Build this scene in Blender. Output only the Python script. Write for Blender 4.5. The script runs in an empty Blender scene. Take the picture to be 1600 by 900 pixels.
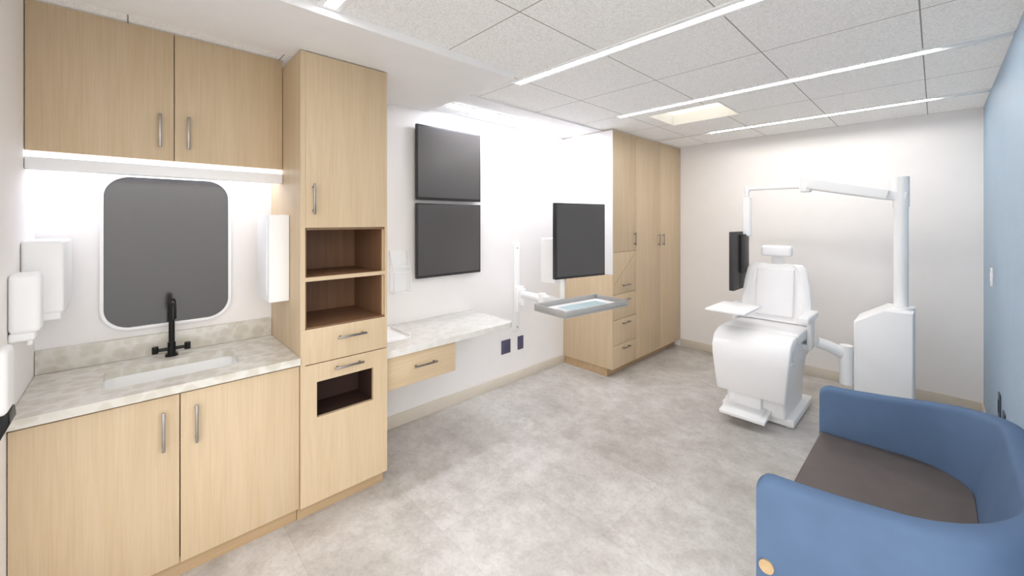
import bpy, bmesh, math
from mathutils import Vector, Matrix
SC = bpy.context.scene
COL = SC.collection
SC.view_settings.view_transform = 'Standard'
SC.view_settings.look = 'None'
SC.view_settings.exposure = 0.25

# ------------------------------------------------------------ materials
def lin(c):
    o = []
    for v in c[:3]:
        v = v/255.0
        o.append(v/12.92 if v <= 0.04045 else ((v+0.055)/1.055)**2.4)
    return (o[0], o[1], o[2], 1.0)

def base_mat(name, rgb=(200,200,200), rough=0.5, metal=0.0, spec=0.5):
    m = bpy.data.materials.new(name); m.use_nodes = True
    nt = m.node_tree
    b = nt.nodes["Principled BSDF"]
    b.inputs["Base Color"].default_value = lin(rgb)
    b.inputs["Roughness"].default_value = rough
    b.inputs["Metallic"].default_value = metal
    b.inputs["Specular IOR Level"].default_value = spec
    return m, nt, b

def coords(nt, scale=(1,1,1)):
    tc = nt.nodes.new("ShaderNodeTexCoord")
    mp = nt.nodes.new("ShaderNodeMapping")
    mp.inputs["Scale"].default_value = scale
    nt.links.new(tc.outputs["Object"], mp.inputs["Vector"])
    return mp.outputs["Vector"]

def noise(nt, vec, scale, detail=4, rough=0.55, dist=0.0):
    n = nt.nodes.new("ShaderNodeTexNoise")
    n.inputs["Scale"].default_value = scale
    n.inputs["Detail"].default_value = detail
    n.inputs["Roughness"].default_value = rough
    n.inputs["Distortion"].default_value = dist
    nt.links.new(vec, n.inputs["Vector"])
    return n.outputs["Fac"]

def ramp(nt, fac, stops):
    r = nt.nodes.new("ShaderNodeValToRGB")
    e = r.color_ramp.elements
    while len(e) < len(stops): e.new(0.5)
    for i,(p,c) in enumerate(stops):
        e[i].position = p; e[i].color = lin(c)
    nt.links.new(fac, r.inputs["Fac"])
    return r.outputs["Color"]

def mix(nt, a, b, fac, mode='MIX'):
    m = nt.nodes.new("ShaderNodeMix"); m.data_type='RGBA'; m.blend_type = mode
    if hasattr(fac,'links'): nt.links.new(fac, m.inputs[0])
    else: m.inputs[0].default_value = fac
    for s,i in ((a,6),(b,7)):
        if hasattr(s,'links'): nt.links.new(s, m.inputs[i])
        else: m.inputs[i].default_value = s
    return m.outputs[2]

def math_n(nt, op, a, b=None):
    m = nt.nodes.new("ShaderNodeMath"); m.operation = op
    for s,i in ((a,0),(b,1)):
        if s is None: continue
        if hasattr(s,'links'): nt.links.new(s, m.inputs[i])
        else: m.inputs[i].default_value = s
    return m.outputs[0]

def plain(name, rgb, rough=0.5, metal=0.0, spec=0.5, var=0.03, scale=6):
    m, nt, b = base_mat(name, rgb, rough, metal, spec)
    f = noise(nt, coords(nt), scale, 3)
    lo = tuple(max(0,c*(1-var)) for c in rgb); hi = tuple(min(255,c*(1+var)) for c in rgb)
    nt.links.new(ramp(nt, f, [(0.3,lo),(0.7,hi)]), b.inputs["Base Color"])
    return m

def emit_mat(name, rgb, strength):
    m, nt, b = base_mat(name, rgb, 0.5)
    b.inputs["Emission Color"].default_value = lin(rgb)
    b.inputs["Emission Strength"].default_value = strength
    return m

def wood(name, dark, mid, light, along='z', rough=0.45):
    m, nt, b = base_mat(name, mid, rough, 0, 0.3)
    s = {'z':((18,18,0.9),(170,170,4.0)), 'y':((18,0.9,18),(170,4.0,170)), 'x':((0.9,18,18),(4.0,170,170))}[along]
    f1 = noise(nt, coords(nt, s[0]), 1.0, 5, 0.6, 0.5)
    f2 = noise(nt, coords(nt, s[1]), 1.0, 3, 0.6, 0.2)
    c1 = ramp(nt, f1, [(0.25,dark),(0.5,mid),(0.75,light)])
    c2 = ramp(nt, f2, [(0.3,(236,233,229)),(0.6,(255,255,255))])
    nt.links.new(mix(nt, c1, c2, 0.5, 'MULTIPLY'), b.inputs["Base Color"])
    return m

def marble(name, k=0.5):
    m, nt, b = base_mat(name, (230,226,214), 0.2, 0, 0.5)
    v = coords(nt)
    d = nt.nodes.new("ShaderNodeTexNoise"); d.inputs["Scale"].default_value = 9
    nt.links.new(v, d.inputs["Vector"])
    vm = mix(nt, v, d.outputs["Color"], 0.05)
    vo = nt.nodes.new("ShaderNodeTexVoronoi"); vo.inputs["Scale"].default_value = 18
    nt.links.new(vm, vo.inputs["Vector"])
    c1 = ramp(nt, vo.outputs["Distance"], [(0.25,(194,187,168)),(0.48,(202,196,181)),(0.62,(220,217,208))])
    f = noise(nt, v, 9, 6, 0.6, 1.0)
    c2 = ramp(nt, f, [(0.35,(200,195,182)),(0.5,(220,216,208)),(0.7,(211,207,197))])
    c = mix(nt, c1, c2, 0.45)
    nt.links.new(mix(nt, lin((232,231,229)), c, k), b.inputs["Base Color"])
    return m

M = {}
M['wall'] = plain('wall_paint_white', (245,242,240), 0.6, var=0.004)
M['wall_blue'] = plain('wall_paint_blue', (163,185,205), 0.6, var=0.01)
M['base'] = plain('baseboard_vinyl', (220,211,196), 0.5, var=0.01)
M['gyp'] = plain('painted_gypsum', (240,239,238), 0.7, var=0.005)
M['wood'] = wood('light_oak', (201,177,144), (207,185,153), (213,192,162))
M['woody'] = wood('light_oak_horizontal', (201,177,144), (207,185,153), (213,192,162), 'y')
M['wood_shade'] = wood('shaded_oak_lining', (120,88,64), (134,100,74), (146,112,86))  # oak darkened so the shade inside the cubby sits in its colour
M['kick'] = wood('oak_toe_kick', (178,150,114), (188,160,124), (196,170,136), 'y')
M['marble'] = marble('mottled_marble', 0.95)
M['marblew'] = marble('pale_marble', 0.5)
M['white'] = plain('white_plastic', (247,247,247), 0.45, 0, 0.3, var=0.003)
M['whitem'] = plain('white_vinyl', (247,246,246), 0.55, 0, 0.3, var=0.003)
M['ceram'] = plain('white_ceramic', (246,246,244), 0.15, var=0.004)
M['steel'] = plain('brushed_steel', (158,153,149), 0.3, 1.0, var=0.05, scale=40)
M['alu'] = plain('aluminium_tray', (166,165,163), 0.5, 0.0, 0.3, var=0.03)
M['black'] = plain('matte_black_metal', (16,15,16), 0.35, 0.3, var=0.1)
M['screen'] = plain('dark_screen_glass', (78,74,72), 0.32, 0, 0.7, var=0.02, scale=2)
M['bezel'] = plain('dark_bezel_plastic', (46,44,44), 0.45, var=0.05)
M['mirror'] = plain('smoked_glass', (46,42,40), 0.16, 0, 1.0, var=0.02, scale=2)
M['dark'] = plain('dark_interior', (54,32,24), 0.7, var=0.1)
M['outlet'] = plain('slate_outlet_plastic', (84,80,104), 0.4, var=0.03)
M['outletd'] = plain('dark_outlet_plastic', (62,70,84), 0.4, var=0.03)
M['blue'] = plain('blue_upholstery', (92,114,144), 0.8, 0, 0.15, var=0.02, scale=9)
M['seat'] = plain('charcoal_upholstery', (96,88,84), 0.65, 0, 0.3, var=0.03, scale=12)
M['leg'] = plain('beech_wood', (190,162,122), 0.5, var=0.06, scale=30)
M['cream'] = plain('cream_diffuser', (244,242,236), 0.6, var=0.005)
M['key'] = plain('pale_blue_keys', (200,222,228), 0.5, var=0.02)
M['clear'] = plain('clear_acrylic', (232,233,234), 0.15, var=0.01)
M['groove'] = plain('oak_groove', (158,130,96), 0.6, var=0.02)
M['led0'] = emit_mat('led_lens_soft', (255,252,248), 3.0)
M['led'] = emit_mat('led_lens', (255,252,248), 20.0)
M['led2'] = emit_mat('led_lens_far', (255,251,247), 120.0)
M['ledb'] = emit_mat('led_lens_bright', (250,251,255), 10.0)
M['ledw'] = emit_mat('wall_wash_lens', (238,242,255), 38.0)
M['ledu'] = emit_mat('undercabinet_lens', (238,242,255), 8.0)
M['ledf'] = emit_mat('undercabinet_face', (238,240,252), 1.2)

def floor_mat():
    m, nt, b = base_mat('concrete_look_tile', (205,200,195), 0.34, 0, 0.5)
    v = coords(nt)
    f1 = noise(nt, v, 1.5, 12, 0.72, 0.25)
    f2 = noise(nt, v, 9, 12, 0.82, 0.1)
    f3 = noise(nt, v, 45, 6, 0.75, 0.0)
    c1 = ramp(nt, f1, [(0.36,(188,183,178)),(0.48,(206,202,197)),(0.58,(219,216,213))])
    c2 = ramp(nt, f2, [(0.38,(216,213,210)),(0.56,(255,255,255))])
    c3 = ramp(nt, f3, [(0.36,(236,234,232)),(0.52,(255,255,255))])
    c = mix(nt, c1, c2, 0.6, 'MULTIPLY')
    c = mix(nt, c, c3, 0.6, 'MULTIPLY')
    br = nt.nodes.new("ShaderNodeTexBrick")
    br.offset = 0.5
    br.inputs["Scale"].default_value = 1.0
    br.inputs["Brick Width"].default_value = 1.2
    br.inputs["Row Height"].default_value = 0.6
    br.inputs["Mortar Size"].default_value = 0.0012
    br.inputs["Color1"].default_value = lin((255,255,255))
    br.inputs["Color2"].default_value = lin((238,237,235))
    br.inputs["Mortar"].default_value = lin((222,220,218))
    nt.links.new(v, br.inputs["Vector"])
    nt.links.new(mix(nt, c, br.outputs["Color"], 0.9, 'MULTIPLY'), b.inputs["Base Color"])
    return m
M['floor'] = floor_mat()

def ceil_mat():
    m, nt, b = base_mat('acoustic_tile_glow', (200,196,190), 0.9, 0, 0.1)
    v = coords(nt)
    f = noise(nt, v, 120, 3, 0.7)
    c = ramp(nt, f, [(0.36,(200,197,194)),(0.5,(213,211,208)),(0.62,(221,219,217))])
    sx = nt.nodes.new("ShaderNodeSeparateXYZ"); nt.links.new(v, sx.inputs[0])
    def line(out, off, per, w):
        a = math_n(nt,'SUBTRACT', out, off)
        a = math_n(nt,'DIVIDE', a, per)
        a = math_n(nt,'FRACT', a)
        a = math_n(nt,'SUBTRACT', a, 0.5)
        a = math_n(nt,'ABSOLUTE', a)
        return math_n(nt,'GREATER_THAN', a, 0.5-w/per/2)
    l = math_n(nt,'MAXIMUM', line(sx.outputs[0], -0.05-6.4, 0.64, 0.006), line(sx.outputs[1], 0.65-6.6, 0.66, 0.006))
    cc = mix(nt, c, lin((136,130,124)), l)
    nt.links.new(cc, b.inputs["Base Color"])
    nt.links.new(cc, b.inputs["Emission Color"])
    b.inputs["Emission Strength"].default_value = 0.22  # slight tile glow added as soft fill, the tiles are no lamp
    return m
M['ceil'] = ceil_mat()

# ------------------------------------------------------------ geometry helper
class B:
    def __init__(s): s.bm = bmesh.new()
    def box(s, x0,x1,y0,y1,z0,z1,b=0.0,seg=2,mtx=None):
        r = bmesh.ops.create_cube(s.bm, size=1.0)
        vs = r['verts']
        for v in vs:
            v.co = Vector(((x0+x1)/2+v.co.x*(x1-x0), (y0+y1)/2+v.co.y*(y1-y0), (z0+z1)/2+v.co.z*(z1-z0)))
            if mtx is not None: v.co = mtx @ v.co
        if b > 0:
            es = list({e for v in vs for e in v.link_edges})
            bmesh.ops.bevel(s.bm, geom=es, offset=b, segments=seg, profile=0.5, affect='EDGES')
        return s
    def loft(s, rings, cap0=True, cap1=True, closed=True):
        rr = [[s.bm.verts.new(Vector(p)) for p in ring] for ring in rings]
        n = len(rr[0])
        for a,b in zip(rr[:-1], rr[1:]):
            for i in range(n if closed else n-1):
                j = (i+1) % n
                s.bm.faces.new((a[i],a[j],b[j],b[i]))
        if cap0: s.bm.faces.new(rr[0][::-1])
        if cap1: s.bm.faces.new(rr[-1])
        return s
    def cyl(s, p0, p1, r, seg=24, r2=None):
        return s.tube([p0,p1], [r, r if r2 is None else r2], seg)
    def tube(s, pts, r, seg=14):
        pts = [Vector(p) for p in pts]
        if not isinstance(r,(list,tuple)): r = [r]*len(pts)
        rings = []
        up = None
        for i,p in enumerate(pts):
            if i == 0: t = pts[1]-pts[0]
            elif i == len(pts)-1: t = pts[-1]-pts[-2]
            else: t = (pts[i+1]-pts[i]).normalized()+(pts[i]-pts[i-1]).normalized()
            t.normalize()
            if up is None:
                up = Vector((0,0,1)) if abs(t.z) < 0.9 else Vector((1,0,0))
            a = t.cross(up).normalized(); c = a.cross(t).normalized(); up = c
            rings.append([p + (a*math.cos(2*math.pi*k/seg)+c*math.sin(2*math.pi*k/seg))*r[i] for k in range(seg)])
        return s.loft(rings)
    def prism(s, pts, f, t0, t1, b=0.0, seg=3):
        a = [s.bm.verts.new(Vector(f(p[0],p[1],t0))) for p in pts]
        c = [s.bm.verts.new(Vector(f(p[0],p[1],t1))) for p in pts]
        n = len(pts)
        fa = s.bm.faces.new(a[::-1]); fc = s.bm.faces.new(c)
        for i in range(n):
            s.bm.faces.new((a[i],a[(i+1)%n],c[(i+1)%n],c[i]))
        if b > 0:
            bmesh.ops.bevel(s.bm, geom=list(fa.edges)+list(fc.edges), offset=b, segments=seg, profile=0.5, affect='EDGES')
        return s
    def holed(s, outer, inner, f, t0, t1):
        for t in (t0,t1):
            es = []
            for pts in (outer, inner):
                vs = [s.bm.verts.new(Vector(f(p[0],p[1],t))) for p in pts]
                for i in range(len(vs)): es.append(s.bm.edges.new((vs[i],vs[(i+1)%len(vs)])))
            bmesh.ops.triangle_fill(s.bm, use_beauty=True, use_dissolve=False, edges=es)
        for pts in (outer, inner):
            n = len(pts)
            a = [s.bm.verts.new(Vector(f(p[0],p[1],t0))) for p in pts]
            c = [s.bm.verts.new(Vector(f(p[0],p[1],t1))) for p in pts]
            for i in range(n): s.bm.faces.new((a[i],a[(i+1)%n],c[(i+1)%n],c[i]))
        bmesh.ops.remove_doubles(s.bm, verts=s.bm.verts[:], dist=1e-5)
        return s
    def out(s, name, mat, parent=None, label=None, cat=None, ang=38, recenter=True, group=None, kind=None):
        bmesh.ops.recalc_face_normals(s.bm, faces=s.bm.faces[:])
        me = bpy.data.meshes.new(name)
        c = Vector((0,0,0))
        if recenter:
            lo = Vector([min(v.co[i] for v in s.bm.verts) for i in range(3)])
            hi = Vector([max(v.co[i] for v in s.bm.verts) for i in range(3)])
            c = (lo+hi)/2
            for v in s.bm.verts: v.co -= c
        s.bm.to_mesh(me); s.bm.free()
        for p in me.polygons: p.use_smooth = True
        me.set_sharp_from_angle(angle=math.radians(ang))
        me.materials.append(M[mat])
        o = bpy.data.objects.new(name, me); COL.objects.link(o)
        o.location = c
        if parent is not None: attach(o, parent)
        if label: o["label"] = label
        if cat: o["category"] = cat
        if group: o["group"] = group
        if kind: o["kind"] = kind
        return o

WLOC = {}
def attach(o, parent):
    pw = WLOC.get(parent.name)
    if pw is None:
        pw = parent.location.copy(); WLOC[parent.name] = pw
    WLOC[o.name] = o.location.copy()
    o.parent = parent
    o.matrix_parent_inverse = Matrix.Translation(-pw)

def thing(name, loc, label, cat, group=None):
    e = bpy.data.objects.new(name, None); COL.objects.link(e)
    e.empty_display_size = 0.1
    e.location = loc; WLOC[e.name] = Vector(loc)
    e["label"] = label; e["category"] = cat
    if group: e["group"] = group
    return e

def rr(x0,x1,y0,y1,r,n=6):
    pts = []
    for cx,cy,a0 in ((x1-r,y1-r,0),(x0+r,y1-r,90),(x0+r,y0+r,180),(x1-r,y0+r,270)):
        for k in range(n+1):
            a = math.radians(a0+90*k/n)
            pts.append((cx+r*math.cos(a), cy+r*math.sin(a)))
    return pts
XY = lambda a,b,t:(a,b,t)
YZ = lambda a,b,t:(t,a,b)
XZ = lambda a,b,t:(a,t,b)

def handle(parent, x, y, z, length, vertical=True):
    b = B(); h = length/2
    if vertical:
        b.box(x+0.024,x+0.034,y-0.006,y+0.006,z-h,z+h,0.003)
        for s in (-1,1): b.box(x-0.001,x+0.026,y-0.005,y+0.005,z+s*(h-0.02)-0.005,z+s*(h-0.02)+0.005)
    else:
        b.box(x+0.024,x+0.034,y-h,y+h,z-0.006,z+0.006,0.003)
        for s in (-1,1): b.box(x-0.001,x+0.026,y+s*(h-0.02)-0.005,y+s*(h-0.02)+0.005,z-0.005,z+0.005)
    return b.out('handle','steel',parent,label="brushed steel bar handle")

# ------------------------------------------------------------ room
XW, XR, YB, YF, ZC = -2.98, 0.281, -0.335, 5.27, 2.62
T = 0.1
B().box(XW-T,XR+T,YB-T,YF+T,-0.1,0).out('floor','floor',recenter=False,kind='structure')
B().box(XW-T,XW,YB-T,YF+T,0,ZC+0.3).out('wall_left','wall',kind='structure')
B().box(XR,XR+T,1.45,YF+T,0,ZC+0.3).out('wall_right','wall_blue',kind='structure')  # unseen near stretch left open to let world light in
B().box(XW,XR,YF,YF+T,0,ZC+0.3).out('wall_far','wall',kind='structure')
B().box(XW,-1.75,YB-T,YB,0,ZC+0.3).out('wall_near','wall',kind='structure')  # cut short out of view, opening added for world light
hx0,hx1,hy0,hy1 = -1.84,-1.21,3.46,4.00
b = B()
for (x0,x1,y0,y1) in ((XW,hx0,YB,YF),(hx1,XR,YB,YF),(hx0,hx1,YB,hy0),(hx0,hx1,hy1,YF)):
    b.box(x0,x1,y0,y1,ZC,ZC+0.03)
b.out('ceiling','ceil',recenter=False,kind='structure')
b = B()
b.box(-2.50,-1.90,YB,1.82,2.578,ZC-0.001)
b.box(XW,-2.50,1.17,1.82,2.578,ZC-0.001)
b.out('trim_1','gyp',kind='structure')
B().box(XW,-2.45,1.82,3.644,2.606,ZC-0.001).out('trim_2','gyp',kind='structure')
B().box(XW,XW+0.012,1.165,3.645,0,0.10,0.003).out('baseboard_left','base',kind='structure')
B().box(-2.32,XR,YF-0.012,YF,0,0.10,0.003).out('baseboard_far','base',kind='structure')
B().box(XR-0.012,XR,1.45,YF-0.012,0,0.10,0.003).out('baseboard_right','base',kind='structure')

# ------------------------------------------------------------ ceiling lights
for i,y in enumerate((0.65,1.97,3.29,4.61)):
    x0 = -2.04 if i < 3 else -2.3
    if i == 0: x0 = -1.895
    L = thing('linear_ceiling_light',(-0.9,y,ZC),"long slim white linear light slot recessed between ceiling tiles","ceiling light","linear ceiling lights")
    b = B()
    b.box(x0,XR-0.005,y-0.050,y-0.026,ZC-0.010,ZC-0.0005,0.002)
    b.box(x0,XR-0.005,y+0.026,y+0.050,ZC-0.010,ZC-0.0005,0.002)
    b.box(x0,x0+0.02,y-0.026,y+0.026,ZC-0.010,ZC-0.0005)
    b.box(x0,XR-0.005,y-0.026,y+0.026,ZC-0.003,ZC-0.0005)
    b.out('housing','white',L)
    xs = x0+0.65 if i < 2 else (x0+0.35 if i == 2 else x0+0.60)
    B().box(xs,XR-0.03-(0.25 if i>1 else 0),y-0.006,y+0.006,ZC-0.007,ZC-0.003).out('lens',('led0','led','led2','led2')[i],L,label="slim glowing white diffuser lens")
    if i < 3:
        B().box(x0+0.03,xs-0.002,y-0.024,y+0.024,ZC-0.009,ZC-0.003).out('lens','ledb',L,label="brightly lit white diffuser lens")

R = thing('recessed_ceiling_light',((hx0+hx1)/2,(hy0+hy1)/2,ZC),"square recessed ceiling luminaire with cream glowing well","ceiling light")
b = B()
zt = ZC+0.10
e_ = 0.0005; q = 0.014
b.box(hx0+e_,hx0+q,hy0+e_,hy1-e_,ZC-0.005,zt); b.box(hx1-q,hx1-e_,hy0+e_,hy1-e_,ZC-0.005,zt)
b.box(hx0+q,hx1-q,hy0+e_,hy0+q,ZC-0.005,zt); b.box(hx0+q,hx1-q,hy1-q,hy1-e_,ZC-0.005,zt)
b.out('well','cream',R)
M['ledc'] = emit_mat('cream_lens', (255,249,238), 0.85)
B().box(hx0+e_,hx1-e_,hy0+e_,hy1-e_,zt,zt+0.01).out('lens','ledc',R,label="warm cream diffuser")

W = thing('wall_wash_light',(-2.75,2.7,2.606),"white linear wall washer running along ceiling above wall screens","ceiling light")
b = B(); b.box(-2.80,-2.70,1.90,3.60,2.600,2.6055,0.002); b.out('housing','white',W)
B().box(-2.795,-2.705,1.905,3.595,2.596,2.600).out('lens','ledw',W,label="glowing cool white lens")

# ------------------------------------------------------------ base cabinet with sink
YL, YM, YT = YB+0.002, 0.163, 0.6625
FX = -2.37
Cb = thing('base_cabinet',(-2.67,YM,0),"light oak base cabinet with two doors under marble worktop","cabinet")
b = B()
b.box(XW+0.002,FX-0.022,YL,YL+0.018,0.09,0.868); b.box(XW+0.002,FX-0.022,YT-0.018,YT,0.09,0.868)
b.box(XW+0.002,FX-0.022,YL,YT,0.09,0.108); b.box(XW+0.002,XW+0.012,YL,YT,0.09,0.868)
b.box(FX-0.06,FX-0.022,YL,YT,0.80,0.868)
b.out('body','wood',Cb)
B().box(XW+0.002,FX-0.055,YL,YT,0,0.09).out('toe_kick','kick',Cb)
for y0,y1,hy in ((YL+0.001,YM-0.002,YM-0.058),(YM+0.002,YT-0.001,YM+0.058)):
    d = B().box(FX-0.020,FX,y0,y1,0.092,0.862,0.0015).out('door','wood',Cb)
    handle(d, FX, hy, 0.715, 0.175)

sx0,sx1,sy0,sy1 = -2.80,-2.49,-0.095,0.422
b = B()
outer = [(XW+0.001,YL),(-2.35,YL),(-2.35,YT),(XW+0.001,YT)]
inner = rr(sx0,sx1,sy0,sy1,0.045)
b.holed(outer, inner, XY, 0.873, 0.91)
b.out('worktop','marble',label="mottled cream marble worktop with undermount sink cutout",cat="worktop",ang=30)
B().box(XW+0.001,XW+0.022,YL,YT,0.911,1.025,0.002).out('backsplash','marble',label="low mottled cream marble backsplash behind sink",cat="backsplash")
S = thing('sink',((sx0+sx1)/2,(sy0+sy1)/2,0.74),"white rectangular undermount sink set in marble worktop","sink")
def ring(o,z,r): return [(p[0],p[1],z) for p in rr(sx0-o,sx1+o,sy0-o,sy1+o,r)]
b = B(); b.loft([ring(0.012,0.872,0.05),ring(0.001,0.872,0.045),ring(-0.002,0.82,0.045),ring(-0.008,0.795,0.045),ring(-0.03,0.782,0.04),ring(-0.12,0.778,0.03)],False,True)
b.out('basin','ceram',S,ang=50)
B().cyl((-2.66,0.163,0.779),(-2.66,0.163,0.782),0.022).out('drain','steel',S,label="round steel drain")

Fc = thing('faucet',(-2.885,YM,0.91),"matte black gooseneck faucet with twin lever handles","faucet")
fx,fy = -2.885,YM
b = B(); b.cyl((fx,fy,0.9105),(fx,fy,0.922),0.028); b.cyl((fx,fy,0.92),(fx,fy,0.985),0.018); b.out('base','black',Fc)
pts = [(fx,fy,0.96),(fx,fy,1.14)]
for k in range(1,11):
    a = math.pi*k/10
    pts.append((fx+0.055-0.055*math.cos(a),fy,1.165+0.055*math.sin(a)))
pts.append((fx+0.11,fy,1.13))
b = B(); b.tube(pts,[0.0135]*(len(pts)-1)+[0.014],16); b.out('spout','black',Fc,ang=60)
for s in (-1,1):
    b = B(); b.cyl((fx,fy+s*0.015,0.95),(fx,fy+s*0.075,0.95),0.009,16); b.cyl((fx,fy+s*0.068,0.935),(fx,fy+s*0.068,0.972),0.014,20)
    b.box(fx-0.005,fx+0.03,fy+s*0.068-0.005,fy+s*0.068+0.005,0.966,0.975,0.002)
    b.out('handle','black',Fc)

# mirror
Mi = thing('mirror',(XW,0.163,1.075),"dark smoked rounded-corner mirror with thin white frame","mirror")
my0,my1,mz0,mz1 = -0.116,0.443,1.068,1.897
b = B(); b.holed(rr(my0,my1,mz0,mz1,0.118,12), rr(my0+0.014,my1-0.014,mz0+0.014,mz1-0.014,0.104,12), YZ, XW+0.001, XW+0.030); b.out('frame','white',Mi,ang=30)
b = B(); b.prism(rr(my0+0.012,my1-0.012,mz0+0.012,mz1-0.012,0.106,12), YZ, XW+0.001, XW+0.022); b.out('glass','mirror',Mi)

# upper cabinet
UX = -2.704
U = thing('upper_cabinet',(-2.84,YM,1.955),"light oak wall cabinet with two doors above sink","cabinet")
B().box(XW+0.001,UX-0.020,YL,YT,1.957,2.616).out('body','wood',U)
for y0,y1,hy in ((YL+0.001,YM-0.002,YM-0.056),(YM+0.002,YT-0.001,YM+0.056)):
    d = B().box(UX-0.019,UX,y0,y1,1.957,2.612,0.0015).out('door','wood',U)
    handle(d, UX, hy, 2.105, 0.17)
V = thing('undercabinet_light',(-2.84,YM,1.88),"white light valance fixed under oak wall cabinet","light")
b = B(); b.box(UX-0.05,UX+0.004,YL,YT,1.875,1.930,0.004); b.box(XW+0.001,UX-0.05,YL,YT,1.935,1.955)
b.out('valance','white',V)
B().box(UX-0.045,UX+0.0,YL+0.002,YT-0.002,1.931,1.955).out('light_strip','ledf',V,label="glowing strip above valance")
B().box(XW+0.05,XW+0.13,YL+0.03,YT-0.03,1.925,1.9345).out('lens','ledu',V)

# ------------------------------------------------------------ tall cabinet
TY0,TY1,TX = 0.6645,1.163,-2.36
Tc = thing('tall_cabinet',(-2.67,0.914,0),"tall light oak cabinet with open cubby, drawer and lower chute door","cabinet")
b = B()
w = 0.024
b.box(XW+0.001,TX,TY0,TY0+w,0.09,2.575); b.box(XW+0.001,TX-0.021,TY1-w,TY1,0.09,2.575)
b.box(TX-0.021,TX,TY1-0.016,TY1,1.055,1.612)
b.box(XW+0.001,XW+0.012,TY0+w,TY1-w,0.09,2.575)
for z0,z1 in ((0.09,0.11),(0.845,0.86),(1.045,1.057),(1.605,1.620),(2.555,2.575)):
    b.box(XW+0.012,TX-0.021,TY0+w,TY1-w,z0,z1)
b.out('body','wood',Tc)
b = B(); b.box(XW+0.012,TX-0.06,TY0,TY1,0,0.09); b.out('toe_kick','kick',Tc)
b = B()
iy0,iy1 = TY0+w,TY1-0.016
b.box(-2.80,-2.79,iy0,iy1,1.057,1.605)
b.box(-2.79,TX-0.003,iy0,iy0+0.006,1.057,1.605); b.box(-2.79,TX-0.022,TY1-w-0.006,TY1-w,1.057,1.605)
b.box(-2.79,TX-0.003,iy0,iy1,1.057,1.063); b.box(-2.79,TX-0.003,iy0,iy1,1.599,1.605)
b.out('cubby_shade_lining','wood_shade',Tc,label="oak interior lining coloured dark for shade")
b = B(); b.box(-2.79,TX-0.003,iy0+0.006,iy1-0.001,1.318,1.338,0.001); b.out('shelf','wood_shade',Tc)
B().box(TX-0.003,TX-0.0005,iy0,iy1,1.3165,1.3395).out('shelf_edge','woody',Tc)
d = B().box(TX-0.020,TX+0.001,TY0+0.024,TY1-0.001,1.612,2.573,0.0015)
d.box(TX,TX+0.001,TY0,TY0+0.026,1.612,2.573)
d = d.out('door','wood',Tc); handle(d, TX, 0.729, 1.77, 0.17)
d = B().box(TX-0.020,TX+0.002,TY0+0.001,TY1-0.001,0.862,1.054,0.0015).out('drawer','wood',Tc)
handle(d, TX, 0.938, 0.985, 0.17, False)
b = B(); b.holed([(TY0+0.001,0.092),(TY1-0.001,0.092),(TY1-0.001,0.857),(TY0+0.001,0.857)],[(0.748,0.56),(1.072,0.56),(1.072,0.757),(0.748,0.757)],YZ,TX-0.020,TX+0.002)
d = b.out('door','wood',Tc,label="lower door with dark rectangular chute opening"); handle(d, TX, 0.92, 0.815, 0.17, False)
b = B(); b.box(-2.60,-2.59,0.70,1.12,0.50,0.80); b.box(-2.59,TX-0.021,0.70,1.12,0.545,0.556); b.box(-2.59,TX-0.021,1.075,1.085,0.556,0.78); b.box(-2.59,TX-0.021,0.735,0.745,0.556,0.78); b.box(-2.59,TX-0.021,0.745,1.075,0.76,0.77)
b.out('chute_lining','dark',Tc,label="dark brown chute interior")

G = thing('glove_dispenser',(-2.70,0.61,1.19),"white box dispenser mounted on side of tall oak cabinet","dispenser")
B().box(-2.85,-2.56,0.56,0.6635,1.19,1.685,0.006,3).out('body','white',G)
b = B(); b.box(-2.81,-2.60,0.5555,0.5605,1.23,1.645,0.002); b.out('front_cover','white',G)

P = thing('paper_towel_dispenser',(-2.78,-0.30,1.22),"white paper towel dispenser fixed on wall beside sink","dispenser")
b = B(); b.box(-2.955,-2.62,YB+0.001,-0.212,1.25,1.565,0.014,4); b.out('cover','white',P)
b = B(); b.box(-2.945,-2.63,YB+0.001,-0.222,1.22,1.255,0.006,3); b.out('tray','white',P)
Sd = thing('soap_dispenser',(-2.42,-0.30,1.19),"white rounded wall soap dispenser above worktop","dispenser")
b = B(); b.box(-2.466,-2.374,YB+0.001,-0.252,1.22,1.45,0.02,5); b.out('body','white',Sd)
b = B(); b.box(-2.455,-2.385,YB+0.001,-0.268,1.19,1.225,0.01,4); b.cyl((-2.42,-0.285,1.17),(-2.42,-0.285,1.20),0.008); b.out('nozzle','white',Sd)
Sa = thing('sanitizer_dispenser',(-2.1,-0.30,0.92),"white wall hand sanitizer dispenser with black drip tray","dispenser")
b = B(); b.box(-2.21,-2.09,YB+0.001,-0.293,1.01,1.225,0.016,5); b.out('body','white',Sa)
b = B(); b.prism([(YB+0.001,0.88),(-0.312,0.925),(-0.288,0.98),(-0.291,1.015),(YB+0.001,1.015)],YZ,-2.20,-2.10,0.005); b.out('drip_tray','black',Sa,label="black drip tray")

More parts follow.
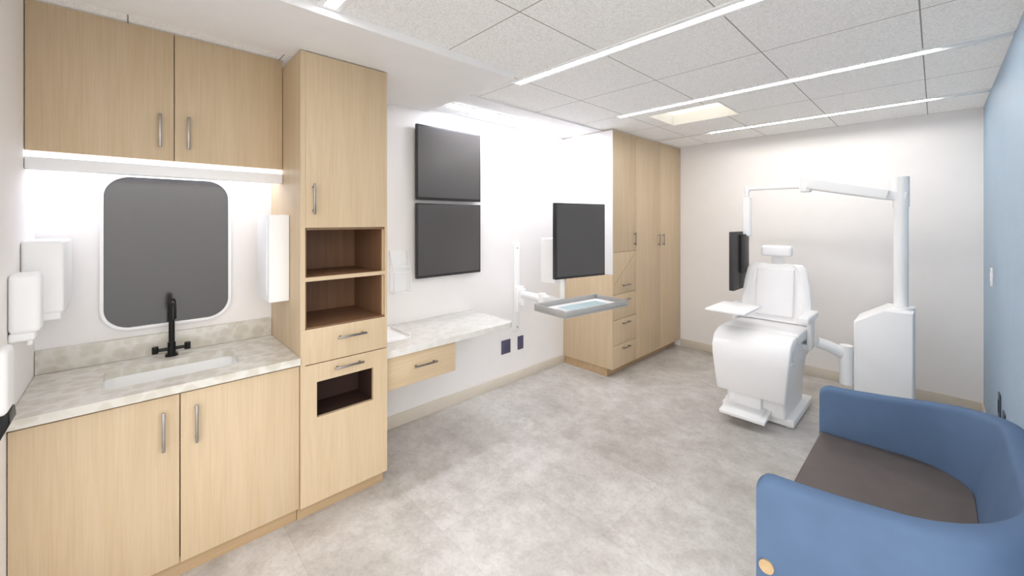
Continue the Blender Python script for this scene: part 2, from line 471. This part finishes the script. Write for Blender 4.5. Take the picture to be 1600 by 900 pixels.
# ------------------------------------------------------------ desk
D0,D1 = 1.1645,2.30
b = B()
o = [(XW+0.001,D0),(-2.385,D0)]
for k in range(7):
    a = math.radians(90*k/6); o.append((-2.385-0.07+0.07*math.cos(a), D1-0.07+0.07*math.sin(a)))
o.append((XW+0.001,D1))
b.prism(o,XY,0.775,0.82,0.003,2)
b.out('wall_desk','marblew',label="wall-mounted white marble desk with rounded corner",cat="desk")
Dr = thing('desk_drawer_unit',(-2.67,1.44,0.56),"light oak single drawer hung beneath marble desk","drawer")
B().box(-2.95,-2.43,1.166,1.715,0.565,0.7745).out('body','wood',Dr)
d = B().box(-2.43,-2.41,1.166,1.717,0.560,0.7735,0.0015).out('drawer','woody',Dr); handle(d,-2.41,1.46,0.675,0.18,False)
Kp = thing('paper_tray',(-2.7,1.33,0.82),"flat white paper tray lying on marble desk","tray")
b = B(); b.box(-2.86,-2.56,1.20,1.44,0.8205,0.828); b.box(-2.86,-2.56,1.20,1.205,0.828,0.85); b.box(-2.86,-2.56,1.435,1.44,0.828,0.85); b.box(-2.86,-2.855,1.205,1.435,0.828,0.85); b.out('body','white',Kp)
B().box(-2.83,-2.60,1.225,1.415,0.828,0.836).out('paper_stack','white',Kp)

Rk = thing('literature_rack',(XW,1.56,1.07),"slim clear acrylic rack mounted on white wall over desk","rack")
b = B()
for y in (1.487,1.634):
    b.tube([(XW+0.002,y,1.41),(XW+0.05,y,1.30),(XW+0.08,y,1.24),(XW+0.08,y,1.08),(XW+0.002,y,1.08)],0.003,8)
for x,z in ((XW+0.08,1.24),(XW+0.08,1.08),(XW+0.06,1.28)):
    b.cyl((x,1.487,z),(x,1.634,z),0.003,8)
b.out('frame','clear',Rk)
B().box(XW+0.001,XW+0.004,1.49,1.63,1.08,1.41).out('back_plate','white',Rk)

# ------------------------------------------------------------ wall monitors
for z0,z1,lab in ((1.825,2.448,"square dark wall monitor mounted above a matching one"),(1.173,1.797,"square dark wall monitor mounted beneath a matching one")):
    m = thing('wall_monitor',(XW,2.03,z0),lab,"monitor","stacked wall monitors")
    b = B(); b.box(XW+0.03,XW+0.058,1.697,2.368,z0,z1,0.003); b.box(XW+0.001,XW+0.03,1.85,2.22,z0+0.15,z1-0.15); b.out('case','bezel',m)
    B().box(XW+0.0575,XW+0.0595,1.710,2.355,z0+0.022,z1-0.013).out('screen','screen',m)

for y0,y1 in ((2.678,2.80),(2.905,2.985)):
    O = thing('wall_outlet',(XW,(y0+y1)/2,0.31),"slate coloured outlet plate on white wall above baseboard","outlet","slate wall outlets")
    B().box(XW+0.0005,XW+0.008,y0,y1,0.315,0.452,0.002).out('plate','outlet',O)
    for z in (0.35,0.405):
        B().box(XW+0.008,XW+0.011,(y0+y1)/2-0.017,(y0+y1)/2+0.017,z-0.015,z+0.015,0.002).out('socket','outlet',O)

# ------------------------------------------------------------ monitor arm workstation
A = thing('monitor_workstation',(XW,2.88,0.515),"wall track workstation with swing arm, dark monitor and keyboard tray","monitor arm")
b = B(); b.box(XW+0.001,XW+0.022,2.85,2.915,0.515,1.42,0.004); b.out('wall_track','white',A)
for z in (0.56,1.37):
    B().cyl((XW+0.021,2.882,z),(XW+0.025,2.882,z),0.008,12).out('screw','steel',A)
b = B(); b.box(XW+0.022,XW+0.075,2.835,2.93,0.72,0.98,0.008,3); b.cyl((-2.87,2.88,0.80),(-2.87,2.88,0.96),0.03); b.box(-2.91,-2.87,2.86,2.90,0.82,0.94)
b.out('carriage','white',A)
b = B(); b.tube([(-2.87,2.88,0.90),(-2.80,2.82,0.92),(-2.50,2.70,0.945),(-2.42,2.67,0.945)],[0.035,0.036,0.036,0.035],16); b.cyl((-2.42,2.67,0.90),(-2.42,2.67,1.0),0.036)
b.tube([(-2.42,2.67,0.97),(-2.30,2.65,0.97),(-2.16,2.62,0.97)],0.026,16)
b.out('arm','white',A,ang=50)
b = B(); b.cyl((-2.15,2.62,0.93),(-2.15,2.62,1.20),0.022); b.box(-2.17,-2.09,2.58,2.66,1.18,1.50,0.006); b.out('post','cream',A)
b = B(); b.box(-2.36,-2.20,2.58,2.74,1.12,1.50,0.008,3); b.box(-2.20,-2.16,2.60,2.66,1.25,1.40); b.out('computer_holder','white',A)
def rotbox(cx,cy,ang): return Matrix.Translation((cx,cy,0)) @ Matrix.Rotation(math.radians(ang),4,'Z')
mm = rotbox(-2.065,2.749,-10.6)
b = B(); b.box(-0.022,0.018,-0.277,0.277,1.175,1.795,0.004,2,mm); mo = b.out('monitor','bezel',A)
b = B(); b.box(0.0175,0.020,-0.265,0.265,1.195,1.783,0,2,mm); b.out('screen','screen',mo)
tm = rotbox(-1.955,2.62,-6)
b = B()
b.box(-0.16,0.18,-0.36,0.36,0.950,0.962,0,2,tm)
b.box(0.16,0.18,-0.36,0.36,0.962,0.998,0.004,2,tm); b.box(-0.16,-0.14,-0.36,0.36,0.962,1.005,0.004,2,tm)
b.box(-0.14,0.16,-0.36,-0.34,0.962,1.0,0.004,2,tm); b.box(-0.14,0.16,0.34,0.36,0.962,1.0,0.004,2,tm)
b.box(-0.22,-0.16,-0.08,0.08,0.955,0.985,0.004,2,tm)
b.out('keyboard_tray','alu',A,label="grey aluminium tray with raised rim")
b = B(); b.box(-0.139,0.159,-0.339,0.339,0.9625,0.968,0,2,tm); b.out('tray_liner','white',A)
K = thing('keyboard',(-1.93,2.60,0.968),"pale slim keyboard lying in aluminium tray","keyboard")
b = B(); b.box(-0.03,0.11,-0.24,0.20,0.9685,0.980,0.003,2,tm); b.out('body','white',K)
b = B()
for r in range(5):
    for c in range(15):
        x = -0.024+r*0.026; y = -0.232+c*0.0285
        b.box(x,x+0.021,y,y+0.024,0.980,0.984,0,2,tm)
kk = b.out('keys','key',K,label="pale blue key caps"); kk["kind"] = "stuff"

# ------------------------------------------------------------ far tall cabinets
CX = -2.32
ys = (3.655,4.126,4.698,5.268)
F = thing('storage_cabinet',(-2.65,3.89,0),"tall light oak cabinet column with doors and three drawers","cabinet")
b = B(); b.box(XW+0.001,CX-0.021,ys[0],ys[1],0.09,2.605); b.out('body','wood',F)
B().box(XW+0.001,CX-0.08,ys[0]+0.01,ys[1],0,0.09).out('toe_kick','kick',F)
B().box(XW+0.001,CX,ys[0]-0.009,ys[0],1.085,2.60,0.001).out('side_panel','wall',F,label="white upper side panel")
B().box(XW+0.001,CX,ys[0]-0.009,ys[0],0.09,1.083,0.001).out('side_panel','wood',F,label="light oak lower side panel")
d = B().box(CX-0.02,CX,ys[0]+0.001,ys[1]-0.0015,1.318,2.604,0.0015).out('door','wood',F); handle(d,CX,ys[1]-0.05,1.45,0.15)
d = B().box(CX-0.02,CX,ys[0]+0.001,ys[1]-0.0015,0.872,1.314,0.0015).out('door','wood',F); handle(d,CX,3.90,0.955,0.15,False)
gm = Matrix.Translation((CX,3.89,1.13)) @ Matrix.Rotation(math.radians(37),4,'X')
B().box(-0.001,0.001,-0.26,0.26,-0.002,0.002,0,2,gm).out('diagonal_groove','groove',d,label="thin diagonal line scored across door")
for z0,z1,hz in ((0.603,0.868,0.80),(0.333,0.599,0.55),(0.092,0.329,0.285)):
    d = B().box(CX-0.02,CX,ys[0]+0.001,ys[1]-0.0015,z0,z1,0.0015).out('drawer','wood',F); handle(d,CX,3.90,hz,0.16,False)
F2 = thing('storage_cabinet',(-2.65,4.7,0),"tall light oak two-door cabinet against white far wall","cabinet")
B().box(XW+0.001,CX-0.021,ys[1]+0.001,ys[3],0.09,2.605).out('body','wood',F2)
B().box(XW+0.001,CX-0.08,ys[1]+0.001,ys[3],0,0.09).out('toe_kick','kick',F2)
for y0,y1,hy in ((ys[1]+0.001,ys[2]-0.0015,ys[2]-0.055),(ys[2]+0.0015,ys[3]-0.001,ys[2]+0.055)):
    d = B().box(CX-0.02,CX,y0,y1,0.092,2.604,0.0015).out('door','wood',F2); handle(d,CX,hy,1.42,0.15)

# ------------------------------------------------------------ exam chair
E = thing('examination_chair',(-1.03,4.05,0),"white powered examination chair with footrest and armrests","chair")
b = B(); b.box(-1.295,-0.765,3.78,4.45,0.012,0.075,0.012,3)
b.box(-1.33,-1.27,3.95,4.1,0.0,0.05,0.012,3)
for x in (-1.25,-0.81):
    for y in (3.83,4.40): b.cyl((x,y,0.0),(x,y,0.02),0.022,16)
b.out('base','white',E)
b = B(); b.loft([[(p[0],p[1],z) for p in rr(-1.03-w,-1.03+w,4.04-d,4.04+d,0.03)] for z,w,d in ((0.075,0.215,0.30),(0.20,0.215,0.30),(0.36,0.23,0.32),(0.50,0.245,0.33))]); b.out('pedestal','white',E)
def band(center, half):
    L_, R_ = [], []
    n = len(center)
    for i,p in enumerate(center):
        a = center[max(0,i-1)]; c = center[min(n-1,i+1)]
        tx,tz = c[0]-a[0],c[1]-a[1]; l = math.hypot(tx,tz)
        nx,nz = -tz/l,tx/l
        h = half if 0 < i < n-1 else half*0.7
        L_.append((p[0]+nx*h,p[1]+nz*h)); R_.append((p[0]-nx*h,p[1]-nz*h))
    return L_ + R_[::-1]
def softband(center, half, x0, x1, e=0.014, taper=None):
    rings = []; cx = (x0+x1)/2
    for x,s in ((x0,0.72),(x0+e*0.25,0.88),(x0+e,1.0),(x1-e,1.0),(x1-e*0.25,0.88),(x1,0.72)):
        ring = []
        for p in band(center, half*s):
            k = 1.0 if taper is None else taper(p[1])
            ring.append((cx+(x-cx)*k,p[0],p[1]))
        rings.append(ring)
    return rings
tp = lambda z: 1.0 if z > 0.60 else 1.0-0.13*(0.60-z)/0.36
b = B(); b.loft(softband([(4.34,0.685),(4.32,0.687),(4.08,0.69),(3.86,0.697),(3.845,0.698)],0.042,-1.305,-0.75)); b.out('seat_cushion','whitem',E,ang=40)
b = B(); b.loft(softband([(3.838,0.698),(3.80,0.698),(3.71,0.692),(3.64,0.665),(3.605,0.605),(3.60,0.52),(3.61,0.40),(3.625,0.27),(3.627,0.25)],0.040,-1.305,-0.75,0.012,tp)); b.out('leg_cushion','whitem',E,ang=40)
b = B(); b.box(-1.275,-0.78,3.86,4.40,0.46,0.648,0.02,3)
b.prism([(3.665,0.25),(3.78,0.25),(3.90,0.40),(3.90,0.64),(3.76,0.655),(3.67,0.60)],lambda a,c,t:(t,a,c),-1.25,-0.805,0.012,3); b.out('seat_frame','white',E)
def back_ring(y,z,hw):
    c=-1.02
    return [(c-hw,y+0.02,z),(c-hw,y-0.03,z),(c-hw+0.03,y-0.050,z),(c-hw+0.055,y-0.050,z),(c-hw+0.068,y-0.034,z),(c,y-0.030,z),(c+hw-0.068,y-0.034,z),(c+hw-0.055,y-0.050,z),(c+hw-0.03,y-0.050,z),(c+hw,y-0.03,z),(c+hw,y+0.02,z),(c+hw-0.04,y+0.04,z),(c,y+0.04,z),(c-hw+0.04,y+0.04,z)]
b = B(); b.loft([back_ring(4.30,0.735,0.265),back_ring(4.302,0.75,0.277),back_ring(4.325,0.92,0.273),back_ring(4.35,1.08,0.255),back_ring(4.365,1.20,0.232),back_ring(4.37,1.235,0.212),back_ring(4.372,1.25,0.19)])
b.out('backrest','whitem',E,ang=50)
rm = Matrix.Translation((0,4.30,0.78)) @ Matrix.Rotation(math.radians(-8.0),4,'X')
b = B(); b.box(-1.17,-0.87,-0.052,0.0,0.0,0.43,0.012,4,rm); b.out('back_pad','whitem',E)
b = B(); b.box(-1.07,-0.97,4.40,4.42,1.10,1.36,0.005); b.box(-1.2,-0.84,4.345,4.41,0.6,0.95,0.01,3); b.out('back_frame','white',E)
b = B(); b.box(-1.14,-0.895,4.32,4.40,1.32,1.42,0.026,4); b.out('headrest','whitem',E,ang=50)
for x0,x1 in ((-0.775,-0.695),(-1.36,-1.28)):
    xc = (x0+x1)/2
    b = B(); b.box(x0,x1,3.92,4.32,0.81,0.87,0.016,4); b.box(xc-0.015,xc+0.015,4.14,4.30,0.56,0.84,0.008,3)
    if xc > -1: b.box(-0.82,xc+0.01,4.15,4.29,0.55,0.60,0.005)
    else: b.box(xc-0.01,-1.24,4.15,4.29,0.55,0.60,0.005)
    b.out('armrest','whitem',E,ang=50)
b = B(); b.box(-1.36,-1.05,3.56,4.02,0.885,0.905,0.006,3); b.cyl((-1.31,3.96,0.80),(-1.31,3.96,0.89),0.018); b.out('writing_tray','white',E)
tr = Matrix.Translation((0,3.60,0.09)) @ Matrix.Rotation(math.radians(6),4,'X')
b = B(); b.box(-1.235,-0.905,-0.07,0.22,-0.015,0.015,0.006,3,tr); b.box(-1.20,-0.94,-0.04,0.17,0.015,0.022,0.003,2,tr)
b.out('footrest','white',E)
b = B(); b.box(-1.17,-0.97,3.69,3.75,0.09,0.42,0.01,3); b.out('footrest_stem','white',E)

# ------------------------------------------------------------ treatment unit
Q = thing('treatment_unit',(-0.29,4.45,0),"white medical equipment stand with column, boom arms and side monitor","medical equipment")
b = B(); b.prism([(-0.46,0.02),(-0.115,0.02),(-0.115,0.95),(-0.28,0.95),(-0.46,0.83)],XZ,4.27,4.68,0.012,3); b.out('cabinet','white',Q)
B().box(-0.44,-0.135,4.29,4.66,0.0,0.03).out('plinth','alu',Q)
b = B(); b.cyl((-0.19,4.45,0.94),(-0.19,4.45,1.80),0.044,28); b.cyl((-0.19,4.45,1.76),(-0.19,4.45,2.0),0.050,28); b.cyl((-0.19,4.45,0.94),(-0.19,4.45,0.97),0.08,28); b.out('column','white',Q)
def beam(p0,p1,w,h,w2=None,h2=None):
    p0,p1 = Vector(p0),Vector(p1); t=(p1-p0).normalized(); s_=t.cross(Vector((0,0,1))).normalized(); u=s_.cross(t)
    w2 = w if w2 is None else w2; h2 = h if h2 is None else h2
    rings=[]
    for p,ww,hh in ((p0,w,h),(p1,w2,h2)):
        rings.append([p+s_*a+u*c for a,c in rr(-ww/2,ww/2,-hh/2,hh/2,min(ww,hh)*0.2,3)])
    return rings
b = B(); b.loft(beam((-0.16,4.45,1.84),(-0.30,4.45,1.865),0.09,0.08)); b.loft(beam((-0.27,4.42,1.86),(-0.78,4.38,1.985),0.11,0.085,0.11,0.11)); b.box(-0.84,-0.76,4.34,4.42,1.905,2.045,0.012,3)
b.out('boom_arm','white',Q)
b = B(); b.cyl((-0.80,4.38,1.955),(-1.27,4.38,1.96),0.016,14); b.cyl((-1.27,4.38,1.93),(-1.27,4.38,1.99),0.026,18); b.out('extension_arm','white',Q)
b = B(); b.cyl((-1.27,4.38,1.95),(-1.27,4.38,1.85),0.018,14); b.box(-1.305,-1.235,4.34,4.42,1.50,1.88,0.018,4); b.out('drop_head','white',Q)
b = B(); b.box(-1.345,-1.30,4.10,4.52,0.99,1.545,0.006,2); b.box(-1.30,-1.265,4.26,4.42,1.15,1.52,0.006,2); mo = b.out('monitor','bezel',Q)
B().box(-1.348,-1.3445,4.115,4.505,1.01,1.53).out('screen','screen',mo)
b = B(); b.tube([(-0.46,4.36,0.50),(-0.54,4.30,0.55),(-0.62,4.25,0.60),(-0.69,4.22,0.62)],[0.045,0.05,0.045,0.045],14); b.out('link_arm','white',Q,ang=60)
b = B(); b.cyl((-0.51,4.30,0.30),(-0.51,4.30,0.62),0.045,24); b.out('canister','white',Q)

# ------------------------------------------------------------ blue loveseat
LX, LB, Ly0, Ly1 = -0.46, 0.266, 1.69, 2.95
RC = 0.31
Sf = thing('tub_loveseat',(-0.1,2.32,0),"blue upholstered tub loveseat with charcoal seat cushion","sofa")
def upath(o, Rr=RC, oarm=None):
    pts = []
    xb = LB-o; oa = o if oarm is None else oarm
    y0,y1 = Ly0+oa, Ly1-oa; R_ = max(0.06,Rr-o*0.6)
    for f in (0,0.02,0.05,0.10,0.2,0.4,0.7): pts.append((LX+(xb-R_-LX)*f, y0))
    for k in range(0,17):
        a = math.radians(-90+90*k/16); pts.append((xb-R_+R_*math.cos(a), y0+R_+R_*math.sin(a)))
    for f in (0.25,0.5,0.75): pts.append((xb, y0+R_+(y1-y0-2*R_)*f))
    for k in range(0,17):
        a = math.radians(90*k/16); pts.append((xb-R_+R_*math.cos(a), y1-R_+R_*math.sin(a)))
    for f in (0.7,0.4,0.2,0.10,0.05,0.02,0): pts.append((LX+(xb-R_-LX)*f, y1))
    return pts
th = 0.078
cols = [(0.006,None,'b0'),(0.0,None,'b1'),(0.0,None,'t4'),(0.004,None,'t3'),(0.012,None,'t1'),(0.026,None,'t0'),(th-0.026,None,'t0'),(th-0.012,None,'t1'),(th-0.004,None,'t3'),(th,None,'t4'),(0.155,0.082,'m'),(0.155,0.082,'b0')]
paths = [upath(c[0],RC,c[1]) for c in cols]
n = len(paths[0]); rings = []
for i in range(n):
    xo = paths[1][i][0]
    u = min(1,max(0,(xo-LX)/(LB-LX))); top = 0.70+0.09*u**1.7
    dfront = xo-LX
    if dfront < 0.04: top -= 0.026*(1-dfront/0.04)**2
    zz = {'b0':0.12,'b1':0.126,'t0':top,'t1':top-0.004,'t3':top-0.012,'t4':top-0.026,'m':0.42}
    rings.append([(paths[j][i][0],paths[j][i][1],zz[cols[j][2]]) for j in range(len(cols))])
b = B(); b.loft(rings); b.out('shell','blue',Sf,ang=60)
b = B(); b.box(LX+0.015,LB-0.15,Ly0+0.07,Ly1-0.07,0.13,0.335,0.01,3); b.out('seat_base','blue',Sf)
o = [(LX+0.005,Ly0+0.084)]
xb = LB-0.15; R_ = 0.23
for k in range(0,11):
    a = math.radians(-90+90*k/10); o.append((xb-R_+R_*math.cos(a), Ly0+0.084+R_+R_*math.sin(a)))
for k in range(0,11):
    a = math.radians(90*k/10); o.append((xb-R_+R_*math.cos(a), Ly1-0.084-R_+R_*math.sin(a)))
o.append((LX+0.005,Ly1-0.084))
b = B(); b.prism(o,XY,0.337,0.452,0.02,4); b.out('seat_cushion','seat',Sf,ang=55)
for y in (Ly0+0.1,Ly1-0.1):
    for x in (LX+0.08,LB-0.12):
        b = B(); b.cyl((x,y,0.0),(x,y,0.128),0.016,16,0.024); b.out('leg','leg',Sf,label="tapered beech leg")
b = B(); b.cyl((-0.426,Ly0+0.002,0.386),(-0.426,Ly0-0.008,0.386),0.024,28); b.out('wood_button','leg',Sf,label="round beech wood cap")

# ------------------------------------------------------------ blue wall fittings
for y0,y1,z0,z1 in ((3.93,4.02,0.40,0.56),(3.68,3.78,0.36,0.52)):
    O = thing('wall_outlet',(XR,(y0+y1)/2,z0),"dark outlet plate on blue wall","outlet","dark outlets on blue wall")
    B().box(XR-0.008,XR-0.0005,y0,y1,z0,z1,0.002).out('plate','outletd',O)
    B().box(XR-0.011,XR-0.008,y0+0.03,y1-0.03,z0+0.04,z1-0.04,0.001).out('socket','black',O)
O = thing('light_switch',(XR,4.48,1.19),"white light switch plate on blue wall","switch")
B().box(XR-0.008,XR-0.0005,4.44,4.53,1.18,1.31,0.002).out('plate','white',O)
B().box(XR-0.012,XR-0.008,4.47,4.50,1.215,1.275,0.001).out('rocker','white',O)

# ------------------------------------------------------------ world + camera
w = bpy.data.worlds.new('world'); SC.world = w; w.use_nodes = True  # bright surround added as soft fill through the open wall stretches
nt = w.node_tree
bg = nt.nodes['Background']
tc = nt.nodes.new("ShaderNodeTexCoord"); sp = nt.nodes.new("ShaderNodeSeparateXYZ")
nt.links.new(tc.outputs["Generated"], sp.inputs[0])
mr = nt.nodes.new("ShaderNodeMapRange")
mr.inputs["From Min"].default_value = -0.35; mr.inputs["From Max"].default_value = 0.35
mr.inputs["To Min"].default_value = 0.8; mr.inputs["To Max"].default_value = 2.9
nt.links.new(sp.outputs["Z"], mr.inputs["Value"])
bg.inputs[0].default_value = (1.0,0.985,0.975,1)
nt.links.new(mr.outputs["Result"], bg.inputs[1])
cam = bpy.data.cameras.new('camera'); co = bpy.data.objects.new('camera',cam); COL.objects.link(co)
co.location = (0,0,1.65); co.rotation_euler = (math.radians(90),0,math.radians(46.51))
cam.sensor_width = 36; cam.lens = 36*628/1600; cam.shift_y = -105/1600; cam.clip_start = 0.02
SC.camera = co
